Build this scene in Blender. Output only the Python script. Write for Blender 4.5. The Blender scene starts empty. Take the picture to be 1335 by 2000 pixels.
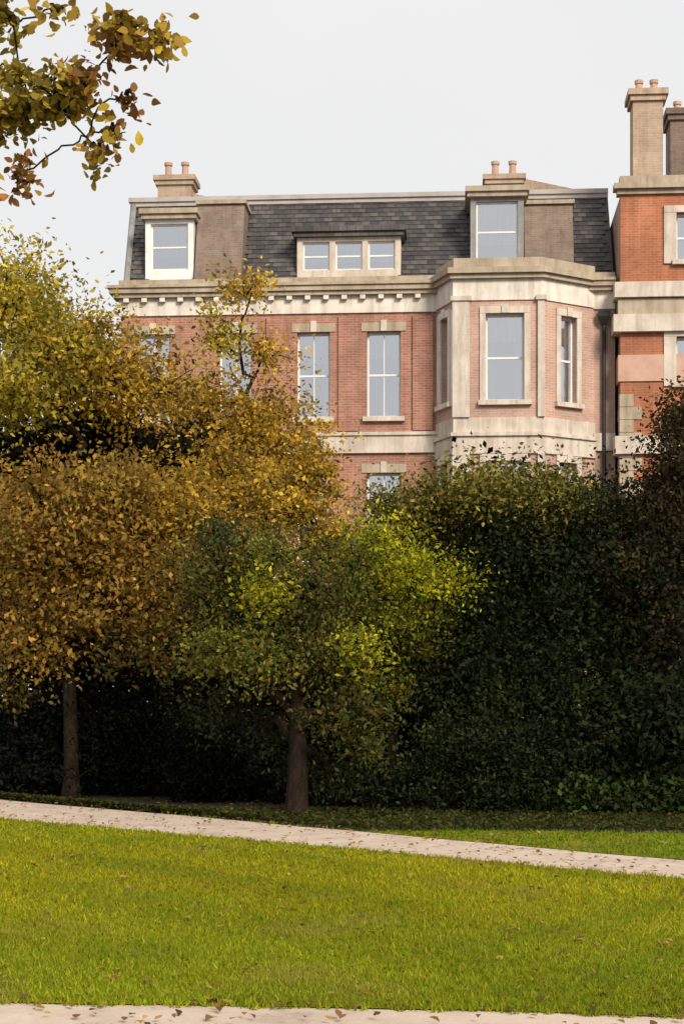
import bpy, math, random
import numpy as np
from mathutils import Vector

random.seed(11)
RNG = np.random.default_rng(11)
scene = bpy.context.scene
col = scene.collection
R = math.radians

# ---------------------------------------------------------------- camera
EYE = 1.7            # eye height in metres
FPX = 3333.0         # focal length in photograph pixels (60 mm on a 36 mm tall frame)
CX, HZ = 667.5, 1350.0
cam_d = bpy.data.cameras.new('camera')
cam = bpy.data.objects.new('camera', cam_d)
col.objects.link(cam)
cam.location = (0, 0, EYE)
cam.rotation_euler = (R(90), 0, 0)
cam_d.sensor_fit = 'VERTICAL'
cam_d.sensor_height = 36.0
cam_d.lens = FPX / 2000 * 36.0
cam_d.shift_y = (HZ - 1000.0) / 2000.0
cam_d.clip_end = 2000
scene.camera = cam

# ---------------------------------------------------------------- world and sun
SUN_EL, SUN_AZ = 33.0, 27.0      # azimuth measured to the right of the direction facing the facade
w = bpy.data.worlds.new('World')
scene.world = w
w.use_nodes = True
nt = w.node_tree
nt.nodes.clear()
sky = nt.nodes.new('ShaderNodeTexSky')
sky.sky_type = 'NISHITA'
sky.sun_disc = False
sky.sun_elevation = R(SUN_EL)
sky.sun_rotation = R(180 - SUN_AZ)
sky.dust_density = 3.0
scl = nt.nodes.new('ShaderNodeVectorMath'); scl.operation = 'SCALE'; scl.inputs['Scale'].default_value = 0.10
cloud = nt.nodes.new('ShaderNodeMix'); cloud.data_type = 'RGBA'
cloud.inputs[0].default_value = 0.95
cloud.inputs[7].default_value = (0.868, 0.858, 0.856, 1)    # closed white cloud layer
ctc = nt.nodes.new('ShaderNodeTexCoord')
cno = nt.nodes.new('ShaderNodeTexNoise'); cno.inputs['Scale'].default_value = 3.5; cno.inputs['Detail'].default_value = 5.0
crp = nt.nodes.new('ShaderNodeValToRGB')
crp.color_ramp.elements[0].position = .35; crp.color_ramp.elements[0].color = (.868, .868, .872, 1)
crp.color_ramp.elements[1].position = .68; crp.color_ramp.elements[1].color = (.915, .907, .902, 1)
nt.links.new(ctc.outputs['Generated'], cno.inputs['Vector'])
nt.links.new(cno.outputs['Fac'], crp.inputs[0])
nt.links.new(crp.outputs[0], cloud.inputs[7])
bg = nt.nodes.new('ShaderNodeBackground')
bg.inputs['Strength'].default_value = 1.0
out = nt.nodes.new('ShaderNodeOutputWorld')
nt.links.new(sky.outputs[0], scl.inputs[0])
nt.links.new(scl.outputs[0], cloud.inputs[6])
nt.links.new(cloud.outputs[2], bg.inputs['Color'])
nt.links.new(bg.outputs[0], out.inputs['Surface'])

sun_d = bpy.data.lights.new('sun', 'SUN')
sun_d.energy = 4.3
sun_d.angle = R(18)
sun_d.color = (1.0, 0.90, 0.77)
sun = bpy.data.objects.new('sun', sun_d)
col.objects.link(sun)
sdir = Vector((math.sin(R(SUN_AZ)) * math.cos(R(SUN_EL)), -math.cos(R(SUN_AZ)) * math.cos(R(SUN_EL)), math.sin(R(SUN_EL))))
sun.rotation_euler = sdir.to_track_quat('Z', 'Y').to_euler()
sun.location = (20, -20, 30)

vs = scene.view_settings
vs.view_transform = 'Standard'
vs.look = 'None'
vs.gamma = 1.0
vs.exposure = 0.0
vs.use_curve_mapping = False

# ---------------------------------------------------------------- helpers
def P(px, py, d):
    """world point for a photograph pixel at a depth in metres"""
    return np.array([(px - CX) / FPX * d, d, EYE + (HZ - py) / FPX * d])

def G(px, py):
    """point on the ground seen at a photograph pixel"""
    d = EYE * FPX / (py - HZ)
    return ((px - CX) / FPX * d, d)

def link(o, parent=None):
    col.objects.link(o)
    if parent is not None:
        o.parent = parent
    return o

def thing(name, label, cat, loc=(0, 0, 0), rz=0.0, group=None):
    o = bpy.data.objects.new(name, None)
    o.empty_display_size = 0.2
    o.location = loc
    o.rotation_euler = (0, 0, rz)
    o['label'] = label
    o['category'] = cat
    if group:
        o['group'] = group
    return link(o)

class MB:
    """collects faces with metre-scaled box UVs and builds ONE mesh object"""
    def __init__(s):
        s.v = []; s.f = []; s.uv = []
    def face(s, pts, uv=None):
        i = len(s.v)
        s.v += [tuple(p) for p in pts]
        s.f.append(tuple(range(i, i + len(pts))))
        if uv is None:
            a, b, c = Vector(pts[0]), Vector(pts[1]), Vector(pts[2])
            n = (b - a).cross(c - a)
            if n.length > 0: n.normalize()
            if abs(n.z) > 0.92:
                uv = [(p[0], p[1]) for p in pts]
            else:
                t = Vector((-n.y, n.x, 0)); t.normalize()
                k = max(0.2, math.sqrt(max(0.0, 1 - n.z * n.z)))
                uv = [(p[0] * t.x + p[1] * t.y, p[2] / k) for p in pts]
        s.uv += uv
        return s
    def box(s, x0, x1, y0, y1, z0, z1, skip=''):
        p = lambda x, y, z: (x, y, z)
        if 'f' not in skip: s.face([p(x0, y0, z0), p(x1, y0, z0), p(x1, y0, z1), p(x0, y0, z1)])
        if 'k' not in skip: s.face([p(x1, y1, z0), p(x0, y1, z0), p(x0, y1, z1), p(x1, y1, z1)])
        if 'l' not in skip: s.face([p(x0, y1, z0), p(x0, y0, z0), p(x0, y0, z1), p(x0, y1, z1)])
        if 'r' not in skip: s.face([p(x1, y0, z0), p(x1, y1, z0), p(x1, y1, z1), p(x1, y0, z1)])
        if 't' not in skip: s.face([p(x0, y0, z1), p(x1, y0, z1), p(x1, y1, z1), p(x0, y1, z1)])
        if 'b' not in skip: s.face([p(x0, y1, z0), p(x1, y1, z0), p(x1, y0, z0), p(x0, y0, z0)])
        return s
    def prism(s, poly, z0, z1):
        """vertical prism over a counter-clockwise plan polygon"""
        n = len(poly)
        for i in range(n):
            a, b = poly[i], poly[(i + 1) % n]
            s.face([(a[0], a[1], z0), (b[0], b[1], z0), (b[0], b[1], z1), (a[0], a[1], z1)])
        s.face([(a[0], a[1], z1) for a in poly])
        s.face([(a[0], a[1], z0) for a in reversed(poly)])
        return s
    def lathe(s, cx, cy, prof, n=10):
        for (r0, z0), (r1, z1) in zip(prof[:-1], prof[1:]):
            for i in range(n):
                a, b = 2 * math.pi * i / n, 2 * math.pi * (i + 1) / n
                s.face([(cx + r0 * math.cos(a), cy + r0 * math.sin(a), z0), (cx + r0 * math.cos(b), cy + r0 * math.sin(b), z0),
                        (cx + r1 * math.cos(b), cy + r1 * math.sin(b), z1), (cx + r1 * math.cos(a), cy + r1 * math.sin(a), z1)])
        return s
    def tube(s, pts, rad, n=7):
        pts = [Vector(p) for p in pts]
        rings = []
        for i, p in enumerate(pts):
            d = (pts[min(i + 1, len(pts) - 1)] - pts[max(i - 1, 0)])
            d.normalize()
            a = d.cross(Vector((0.31, 0.95, 0.05))); a.normalize()
            b = d.cross(a)
            rings.append([p + (a * math.cos(2 * math.pi * k / n) + b * math.sin(2 * math.pi * k / n)) * rad[i] for k in range(n)])
        acc = 0
        for i in range(len(pts) - 1):
            L = (pts[i + 1] - pts[i]).length
            for k in range(n):
                k2 = (k + 1) % n
                u0, u1 = k / n * 6.28 * rad[0], (k + 1) / n * 6.28 * rad[0]
                s.face([rings[i][k], rings[i][k2], rings[i + 1][k2], rings[i + 1][k]], [(u0, acc), (u1, acc), (u1, acc + L), (u0, acc + L)])
            acc += L
        return s
    def mesh(s, name, m, smooth=False):
        me = bpy.data.meshes.new(name)
        me.from_pydata(s.v, [], s.f)
        ul = me.uv_layers.new(name='UVMap')
        ul.data.foreach_set('uv', np.array(s.uv, dtype=np.float32).ravel())
        me.materials.append(m)
        if smooth:
            me.polygons.foreach_set('use_smooth', np.ones(len(me.polygons), dtype=bool))
        return me
    def build(s, name, m, parent=None, smooth=False, loc=None, rz=0.0):
        o = bpy.data.objects.new(name, s.mesh(name, m, smooth))
        if loc is not None: o.location = loc
        o.rotation_euler.z = rz
        return link(o, parent)

def structure(o):
    o['kind'] = 'structure'
    return o

# ---------------------------------------------------------------- materials
def new_mat(name):
    m = bpy.data.materials.new(name)
    m.use_nodes = True
    t = m.node_tree
    b = t.nodes['Principled BSDF']
    return m, t, b

def N(t, kind, **kw):
    n = t.nodes.new(kind)
    for k, v in kw.items():
        if k in n.inputs: n.inputs[k].default_value = v
        else: setattr(n, k, v)
    return n

def ramp(t, stops):
    r = t.nodes.new('ShaderNodeValToRGB')
    e = r.color_ramp.elements
    e[0].position, e[0].color = stops[0][0], (*stops[0][1], 1)
    e[1].position, e[1].color = stops[-1][0], (*stops[-1][1], 1)
    for p, c in stops[1:-1]:
        x = e.new(p); x.color = (*c, 1)
    return r

def noisy(name, stops, scale=3.0, detail=8.0, rough=0.85, bump=0.0, bscale=40.0, coord='Object', spec=0.3, stretch=None):
    m, t, b = new_mat(name)
    tc = N(t, 'ShaderNodeTexCoord')
    src = tc.outputs[coord]
    if stretch:
        mp = N(t, 'ShaderNodeMapping'); mp.inputs['Scale'].default_value = stretch
        t.links.new(src, mp.inputs[0]); src = mp.outputs[0]
    n = N(t, 'ShaderNodeTexNoise', Scale=scale, Detail=detail, Roughness=0.65)
    t.links.new(src, n.inputs['Vector'])
    r = ramp(t, stops)
    t.links.new(n.outputs['Fac'], r.inputs[0])
    t.links.new(r.outputs[0], b.inputs['Base Color'])
    b.inputs['Roughness'].default_value = rough
    b.inputs['Specular IOR Level'].default_value = spec
    if bump:
        n2 = N(t, 'ShaderNodeTexNoise', Scale=bscale, Detail=6.0)
        t.links.new(src, n2.inputs['Vector'])
        bp = N(t, 'ShaderNodeBump', Strength=bump, Distance=0.02)
        t.links.new(n2.outputs['Fac'], bp.inputs['Height'])
        t.links.new(bp.outputs[0], b.inputs['Normal'])
    return m

def streaks(m, low=0.74):
    t = m.node_tree; b = t.nodes['Principled BSDF']
    src = b.inputs['Base Color'].links[0].from_socket
    tc = N(t, 'ShaderNodeTexCoord')
    mp = N(t, 'ShaderNodeMapping'); mp.inputs['Scale'].default_value = (3.2, 3.2, .35)
    n = N(t, 'ShaderNodeTexNoise', Scale=1.3, Detail=7.0, Roughness=0.7)
    t.links.new(tc.outputs['Object'], mp.inputs[0]); t.links.new(mp.outputs[0], n.inputs['Vector'])
    r = ramp(t, [(0.36, (low, low * .97, low * .92)), (0.56, (1, 1, 1))])
    t.links.new(n.outputs['Fac'], r.inputs[0])
    mx = N(t, 'ShaderNodeMix', data_type='RGBA', blend_type='MULTIPLY'); mx.inputs[0].default_value = 1.0
    t.links.new(src, mx.inputs[6]); t.links.new(r.outputs[0], mx.inputs[7])
    t.links.new(mx.outputs[2], b.inputs['Base Color'])

def brick_mat(name, c1, c2, mortar, bw=0.225, bh=0.075, ms=0.01, stain=0.35, bump=0.5):
    m, t, b = new_mat(name)
    tc = N(t, 'ShaderNodeTexCoord')
    br = N(t, 'ShaderNodeTexBrick', Scale=1.0)
    br.inputs['Brick Width'].default_value = bw
    br.inputs['Row Height'].default_value = bh
    br.inputs['Mortar Size'].default_value = ms
    br.inputs['Mortar Smooth'].default_value = 0.3
    br.inputs['Color1'].default_value = (*c1, 1)
    br.inputs['Color2'].default_value = (*c2, 1)
    br.inputs['Mortar'].default_value = (*mortar, 1)
    t.links.new(tc.outputs['UV'], br.inputs['Vector'])
    n = N(t, 'ShaderNodeTexNoise', Scale=0.55, Detail=9.0, Roughness=0.7)
    t.links.new(tc.outputs['Object'], n.inputs['Vector'])
    r = ramp(t, [(0.3, (1 - stain, 1 - stain, 1 - stain)), (0.7, (1.12, 1.1, 1.08))])
    t.links.new(n.outputs['Fac'], r.inputs[0])
    mx = N(t, 'ShaderNodeMix', data_type='RGBA', blend_type='MULTIPLY')
    mx.inputs[0].default_value = 1.0
    t.links.new(br.outputs['Color'], mx.inputs[6])
    t.links.new(r.outputs[0], mx.inputs[7])
    t.links.new(mx.outputs[2], b.inputs['Base Color'])
    bp = N(t, 'ShaderNodeBump', Strength=bump, Distance=0.01)
    bp.invert = True
    t.links.new(br.outputs['Fac'], bp.inputs['Height'])
    t.links.new(bp.outputs[0], b.inputs['Normal'])
    b.inputs['Roughness'].default_value = 0.9
    b.inputs['Specular IOR Level'].default_value = 0.2
    return m

M = {}
M['brick'] = brick_mat('red_brick', (0.46, 0.215, 0.152), (0.36, 0.155, 0.108), (0.44, 0.32, 0.26))
M['brick_pale'] = brick_mat('pale_pink_brick', (0.54, 0.345, 0.27), (0.47, 0.28, 0.215), (0.56, 0.44, 0.37))
M['brick_orange'] = brick_mat('orange_brick', (0.50, 0.175, 0.085), (0.40, 0.135, 0.065), (0.42, 0.26, 0.18))
M['brick_brown'] = brick_mat('brown_brick', (0.25, 0.185, 0.15), (0.20, 0.145, 0.115), (0.25, 0.21, 0.175))
M['brick_shade_lift'] = brick_mat('shade_lifted_brick', (0.46, 0.30, 0.23), (0.40, 0.25, 0.19), (0.44, 0.34, 0.28))  # paler brick colour that lifts the tone of walls in shade
M['brick_buff'] = brick_mat('buff_brick', (0.50, 0.375, 0.275), (0.42, 0.31, 0.225), (0.48, 0.39, 0.31))
M['stone'] = noisy('portland_stone', [(0.25, (0.44, 0.37, 0.30)), (0.55, (0.60, 0.53, 0.45)), (0.8, (0.68, 0.62, 0.54))], scale=1.6, bump=0.15)
M['stone_warm'] = noisy('weathered_stone', [(0.25, (0.30, 0.24, 0.17)), (0.55, (0.42, 0.35, 0.26)), (0.8, (0.50, 0.43, 0.33))], scale=1.4, bump=0.15)
M['slate'] = brick_mat('slate', (0.085, 0.08, 0.08), (0.13, 0.115, 0.108), (0.05, 0.047, 0.046), bw=0.26, bh=0.2, ms=0.008, stain=0.5, bump=0.8)
M['slate'].node_tree.nodes['Principled BSDF'].inputs['Roughness'].default_value = 0.55
M['lead'] = noisy('lead', [(0.3, (0.17, 0.165, 0.16)), (0.7, (0.29, 0.28, 0.27))], scale=2.5, rough=0.6, spec=0.5)
M['stone_white'] = noisy('painted_stone', [(0.25, (0.56, 0.50, 0.43)), (0.55, (0.72, 0.66, 0.58)), (0.8, (0.78, 0.73, 0.66))], scale=1.6, bump=0.1)
M['stone_pink'] = noisy('pink_terracotta', [(0.25, (0.42, 0.25, 0.18)), (0.55, (0.52, 0.33, 0.25)), (0.8, (0.57, 0.40, 0.31))], scale=1.6, bump=0.1)
M['stone_grey'] = noisy('pinkish_grey_stone', [(0.25, (0.30, 0.27, 0.25)), (0.55, (0.40, 0.365, 0.34)), (0.8, (0.46, 0.42, 0.39))], scale=1.6, bump=0.1)
M['white'] = noisy('white_paint', [(0.3, (0.62, 0.61, 0.58)), (0.7, (0.78, 0.77, 0.74))], scale=2.0, rough=0.45)
M['curtain'] = noisy('curtain_cloth', [(0.35, (0.42, 0.41, 0.39)), (0.65, (0.66, 0.65, 0.62))], scale=6.0, stretch=(6, 6, 0.2))
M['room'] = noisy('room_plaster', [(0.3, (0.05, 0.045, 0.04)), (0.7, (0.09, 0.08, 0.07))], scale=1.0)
M['pot'] = noisy('terracotta_pot', [(0.3, (0.36, 0.22, 0.15)), (0.7, (0.50, 0.36, 0.27))], scale=4)
M['iron'] = noisy('black_iron', [(0.3, (0.015, 0.015, 0.016)), (0.7, (0.03, 0.03, 0.032))], scale=6, rough=0.5)
M['bark'] = noisy('bark', [(0.3, (0.009, 0.006, 0.0045)), (0.55, (0.022, 0.015, 0.010)), (0.75, (0.045, 0.032, 0.02))], scale=7, bump=1.0, bscale=22, spec=.05, stretch=(2.5, 2.5, 0.5))
M['soil'] = noisy('leaf_mould', [(0.3, (0.018, 0.012, 0.007)), (0.55, (0.04, 0.026, 0.013)), (0.8, (0.09, 0.055, 0.02))], scale=9, bump=0.6, bscale=30)
M['path'] = noisy('bound_gravel', [(0.25, (0.30, 0.225, 0.165)), (0.42, (0.47, 0.37, 0.29)), (0.6, (0.54, 0.435, 0.345)), (0.75, (0.60, 0.49, 0.40))], scale=2.2, detail=14, bump=0.4, bscale=120)

for k_ in ('stone', 'stone_warm', 'stone_white', 'lead'): streaks(M[k_])
for k_ in ('brick', 'brick_orange', 'brick_buff', 'brick_brown', 'slate'): streaks(M[k_], .8)

def slate_piece_mat():
    m, t, b = new_mat('slate_piece')
    at = N(t, 'ShaderNodeAttribute', attribute_name='leaf_colour')
    tc = N(t, 'ShaderNodeTexCoord'); n = N(t, 'ShaderNodeTexNoise', Scale=9.0, Detail=6.0)
    t.links.new(tc.outputs['Object'], n.inputs['Vector'])
    r = ramp(t, [(.3, (.75, .75, .75)), (.7, (1.2, 1.18, 1.12))])
    t.links.new(n.outputs['Fac'], r.inputs[0])
    mx = N(t, 'ShaderNodeMix', data_type='RGBA', blend_type='MULTIPLY'); mx.inputs[0].default_value = 1.0
    t.links.new(at.outputs['Color'], mx.inputs[6]); t.links.new(r.outputs[0], mx.inputs[7])
    t.links.new(mx.outputs[2], b.inputs['Base Color'])
    b.inputs['Roughness'].default_value = .6
    b.inputs['Specular IOR Level'].default_value = .3
    return m
M['slate_piece'] = slate_piece_mat()

def glass_mat():
    m, t, b = new_mat('window_glass')
    t.nodes.remove(b)
    o = t.nodes['Material Output']
    tr = N(t, 'ShaderNodeBsdfTransparent'); tr.inputs[0].default_value = (0.86, 0.9, 0.9, 1)
    gl = N(t, 'ShaderNodeBsdfGlossy', Roughness=0.02); gl.inputs[0].default_value = (0.92, 0.95, 1.0, 1)
    fr = N(t, 'ShaderNodeFresnel', IOR=1.9)
    tc = N(t, 'ShaderNodeTexCoord')
    n = N(t, 'ShaderNodeTexNoise', Scale=1.3)
    t.links.new(tc.outputs['Object'], n.inputs['Vector'])
    bp = N(t, 'ShaderNodeBump', Strength=0.25, Distance=0.06)
    t.links.new(n.outputs['Fac'], bp.inputs['Height'])
    t.links.new(bp.outputs[0], gl.inputs['Normal'])
    ad = N(t, 'ShaderNodeMath', operation='ADD'); ad.inputs[1].default_value = 0.46
    t.links.new(fr.outputs[0], ad.inputs[0])
    mx = N(t, 'ShaderNodeMixShader')
    t.links.new(ad.outputs[0], mx.inputs[0])
    t.links.new(tr.outputs[0], mx.inputs[1]); t.links.new(gl.outputs[0], mx.inputs[2])
    t.links.new(mx.outputs[0], o.inputs['Surface'])
    return m
M['glass'] = glass_mat()

def leaf_mat(name, trans=0.35, rough=0.55, spec=0.3):
    m, t, b = new_mat(name)
    o = t.nodes['Material Output']
    at = N(t, 'ShaderNodeAttribute', attribute_name='leaf_colour')
    t.links.new(at.outputs['Color'], b.inputs['Base Color'])
    b.inputs['Roughness'].default_value = rough
    b.inputs['Specular IOR Level'].default_value = spec
    tl = N(t, 'ShaderNodeBsdfTranslucent')
    t.links.new(at.outputs['Color'], tl.inputs['Color'])
    mx = N(t, 'ShaderNodeMixShader'); mx.inputs[0].default_value = trans
    t.links.new(b.outputs[0], mx.inputs[1]); t.links.new(tl.outputs[0], mx.inputs[2])
    t.links.new(mx.outputs[0], o.inputs['Surface'])
    return m
M['leaf'] = leaf_mat('leaf', 0.4, 0.65, 0.12)
M['leaf_gloss'] = leaf_mat('evergreen_leaf', 0.15, 0.6, 0.05)
M['grass'] = leaf_mat('grass_blade', 0.3, 0.8, 0.04)

def lawn_mat():
    m, t, b = new_mat('lawn')
    tc = N(t, 'ShaderNodeTexCoord')
    n1 = N(t, 'ShaderNodeTexNoise', Scale=0.45, Detail=6.0, Roughness=0.6)
    n2 = N(t, 'ShaderNodeTexNoise', Scale=28.0, Detail=8.0, Roughness=0.7)
    for n in (n1, n2): t.links.new(tc.outputs['Object'], n.inputs['Vector'])
    r1 = ramp(t, [(0.3, (0.15, 0.175, 0.006)), (0.5, (0.22, 0.215, 0.006)), (0.7, (0.29, 0.245, 0.008))])
    r2 = ramp(t, [(0.3, (0.45, 0.45, 0.45)), (0.7, (1.1, 1.1, 1.1))])
    t.links.new(n1.outputs['Fac'], r1.inputs[0]); t.links.new(n2.outputs['Fac'], r2.inputs[0])
    mx = N(t, 'ShaderNodeMix', data_type='RGBA', blend_type='MULTIPLY'); mx.inputs[0].default_value = 1.0
    t.links.new(r1.outputs[0], mx.inputs[6]); t.links.new(r2.outputs[0], mx.inputs[7])
    t.links.new(mx.outputs[2], b.inputs['Base Color'])
    b.inputs['Roughness'].default_value = 0.9
    b.inputs['Specular IOR Level'].default_value = 0.1
    bp = N(t, 'ShaderNodeBump', Strength=0.6, Distance=0.03)
    t.links.new(n2.outputs['Fac'], bp.inputs['Height']); t.links.new(bp.outputs[0], b.inputs['Normal'])
    return m
M['lawn'] = lawn_mat()

# ---------------------------------------------------------------- ground, lawns, paths
structure(MB().face([(-300, -100, 0), (300, -100, 0), (300, 500, 0), (-300, 500, 0)]).build('ground', M['soil']))

# far path: its two edges on the ground
FB0, FB1 = G(0, 1563), G(1335, 1681)          # back edge
FF0, FF1 = G(0, 1600), G(1335, 1719)          # front edge
NB0, NB1 = G(0, 1958), G(1335, 1990)          # far edge of the near path

def along(a, b, x):
    k = (x - a[0]) / (b[0] - a[0])
    return a[1] + (b[1] - a[1]) * k
XL, XR = -14.0, 12.0
def edge(a, b, seed, amp=0.05, step=0.25):
    xs = np.arange(XL, XR + 0.01, step)
    ph = np.random.default_rng(seed).uniform(0, 6.28, 6)
    ys = along(a, b, xs)
    for k in range(6):
        ys = ys + amp / (k + 1) * np.sin(xs * (0.7 + k * 1.3) + ph[k])
    return xs, np.maximum(ys, -2.0)
eFB, eFF, eNB = edge(FB0, FB1, 1), edge(FF0, FF1, 2), edge(NB0, NB1, 3, 0.04)
def strip(e0, e1, z):
    mb = MB()
    xs = e0[0]
    for i in range(len(xs) - 1):
        mb.face([(xs[i], e0[1][i], z), (xs[i + 1], e0[1][i + 1], z), (xs[i + 1], e1[1][i + 1], z), (xs[i], e1[1][i], z)])
    return mb
lo = (eNB[0], np.minimum(eNB[1], eFF[1] - 0.1))
structure(strip(lo, eFF, 0.012).build('lawn', M['lawn']))
structure(strip(eFF, eFB, 0.006).build('path', M['path']))
structure(strip((eNB[0], np.full_like(eNB[0], -4.0)), eNB, 0.006).build('near_path', M['path']))
# grass verge behind the path, widening to the right
def verge_back(x):
    return np.where(x < -2.0, -1.0, 20.5 + 0.25 * np.sin(x * 1.1))
vb = np.maximum(verge_back(eFB[0]), eFB[1])
structure(strip(eFB, (eFB[0], vb), 0.012).build('grass_verge', M['lawn']))

def set_mesh(name, verts, nper, cols, m):
    """many equal polygons with one colour each, written with foreach_set"""
    nf = len(verts) // nper
    me = bpy.data.meshes.new(name)
    me.vertices.add(len(verts)); me.loops.add(len(verts)); me.polygons.add(nf)
    me.vertices.foreach_set('co', np.ascontiguousarray(verts, dtype=np.float32).ravel())
    me.loops.foreach_set('vertex_index', np.arange(len(verts), dtype=np.int32))
    me.polygons.foreach_set('loop_start', np.arange(0, len(verts), nper, dtype=np.int32))
    me.update(calc_edges=True)
    ca = me.attributes.new('leaf_colour', 'FLOAT_COLOR', 'FACE')
    c4 = np.ones((nf, 4), dtype=np.float32); c4[:, :3] = cols
    ca.data.foreach_set('color', c4.ravel())
    me.materials.append(m)
    return me

def palette_pick(rng, pal, n, jitter=0.22):
    pal = np.array(pal)
    k = rng.integers(0, len(pal), n)
    c = pal[k] * (1 + rng.normal(0, jitter, (n, 1)))
    return np.clip(c, 0.002, 0.9)

def grass(name, n, ylo, yhi, inside, label, seed, pal):
    rng = np.random.default_rng(seed)
    u = rng.uniform(0, 1, n)
    y = ylo * (yhi / ylo) ** u
    x = rng.uniform(-1, 1, n) * (0.27 * y + 0.6)
    ok = inside(x, y)
    x, y = x[ok], y[ok]; n = len(x)
    far = y / 12.0
    h = rng.uniform(0.016, 0.045, n) * (0.8 + 0.2 * far)
    wd = rng.uniform(0.004, 0.008, n) * np.maximum(1.0, far)
    a = rng.uniform(0, 6.28, n); ln = rng.normal(0, 0.5, (n, 2)) * h[:, None]
    v = np.zeros((n, 3, 3))
    v[:, 0] = np.stack([x - np.cos(a) * wd, y - np.sin(a) * wd, np.full(n, 0.006)], 1)
    v[:, 1] = np.stack([x + np.cos(a) * wd, y + np.sin(a) * wd, np.full(n, 0.006)], 1)
    v[:, 2] = np.stack([x + ln[:, 0], y + ln[:, 1], h + 0.01], 1)
    patch = 0.5 + 0.5 * np.sin(x * 0.9 + 1.3 * np.sin(y * 0.37)) * np.sin(y * 0.55 + 0.8 * np.sin(x * 0.6))
    c = palette_pick(rng, pal, n) * .93
    c *= (0.82 + 0.36 * patch)[:, None]
    # straw-coloured dry patch in the middle of the lawn, lusher turf near the front
    dry = np.clip((y - 11.0 + 0.8 * np.sin(x * 0.8) - 0.35 * x) / 3.5, 0, 1) * np.clip((21 - y) / 4, .35, 1)
    c[:, 0] *= 0.72 + 0.30 * dry
    c[:, 1] *= 0.92 + 0.16 * dry
    stripe = np.sign(np.sin((x * .78 + y * .62) * 4.2 + .25 * np.sin(y)))
    c *= (1 + .05 * stripe)[:, None]
    worn = np.sin(x * 1.7 + 2.1 * np.sin(y * .83)) * np.sin(y * 1.31 + 1.7 * np.sin(x * .91 + 1)) + .35 * np.sin(x * 5.3) * np.sin(y * 4.1)
    wm = .6 * np.clip((worn - .45) * 1.5, 0, 1)[:, None] * rng.uniform(.3, 1.4, (n, 1)).clip(0, 1)
    c = c * (1 - wm) + np.array([.27, .215, .05]) * wm
    dm = .65 * np.clip((-worn - .45) * 1.5, 0, 1)[:, None] * rng.uniform(.3, 1.4, (n, 1)).clip(0, 1)
    c = c * (1 - dm) + np.array([.10, .165, .012]) * dm
    o = bpy.data.objects.new(name, set_mesh(name, v.reshape(-1, 3), 3, c, M['grass']))
    o['kind'] = 'stuff'; o['label'] = label; o['category'] = 'grass'
    return link(o)
iy = lambda e, x: np.interp(x, e[0], e[1])
grass('lawn_grass', 230000, 8.2, 28.5, lambda x, y: (y > iy(eNB, x) - 0.05 - .04 * np.sin(x * 9) * np.sin(x * 23)) & (y < iy(eFF, x) + 0.06 + .07 * np.sin(x * 6) * np.sin(x * 17)),
      'short yellow green grass of the lawn between the two paths', 5,
      [(0.26, 0.25, 0.008), (0.32, 0.28, 0.010), (0.20, 0.225, 0.008), (0.37, 0.30, 0.016)])
grass('verge_grass', 50000, 15.0, 23.5, lambda x, y: (y > iy(eFB, x) - 0.03) & (y < np.interp(x, eFB[0], vb) + 0.1),
      'strip of green grass between the far path and the dark shrubs', 6,
      [(0.12, 0.19, 0.008), (0.09, 0.15, 0.008), (0.16, 0.21, 0.01)])

# ---------------------------------------------------------------- buildings
def poly_line(pts): return pts

def wall_openings(mb, x0, x1, z0, z1, y, ops, reveal=0.22):
    """front wall in the plane y with rectangular openings (x0, x1, z0, z1) and their reveals"""
    xs = sorted({x0, x1, *[v for o in ops for v in (o[0], o[1])]})
    zs = sorted({z0, z1, *[v for o in ops for v in (o[2], o[3])]})
    for i in range(len(xs) - 1):
        for j in range(len(zs) - 1):
            cx, cz = (xs[i] + xs[i + 1]) / 2, (zs[j] + zs[j + 1]) / 2
            if any(o[0] < cx < o[1] and o[2] < cz < o[3] for o in ops): continue
            mb.face([(xs[i], y, zs[j]), (xs[i + 1], y, zs[j]), (xs[i + 1], y, zs[j + 1]), (xs[i], y, zs[j + 1])])
    for a, b, c, d in ops:
        r = y + reveal
        mb.face([(a, y, c), (a, y, d), (a, r, d), (a, r, c)])
        mb.face([(b, y, d), (b, y, c), (b, r, c), (b, r, d)])
        mb.face([(a, y, d), (b, y, d), (b, r, d), (a, r, d)])
        mb.face([(b, y, c), (a, y, c), (a, r, c), (b, r, c)])
    return mb

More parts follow.
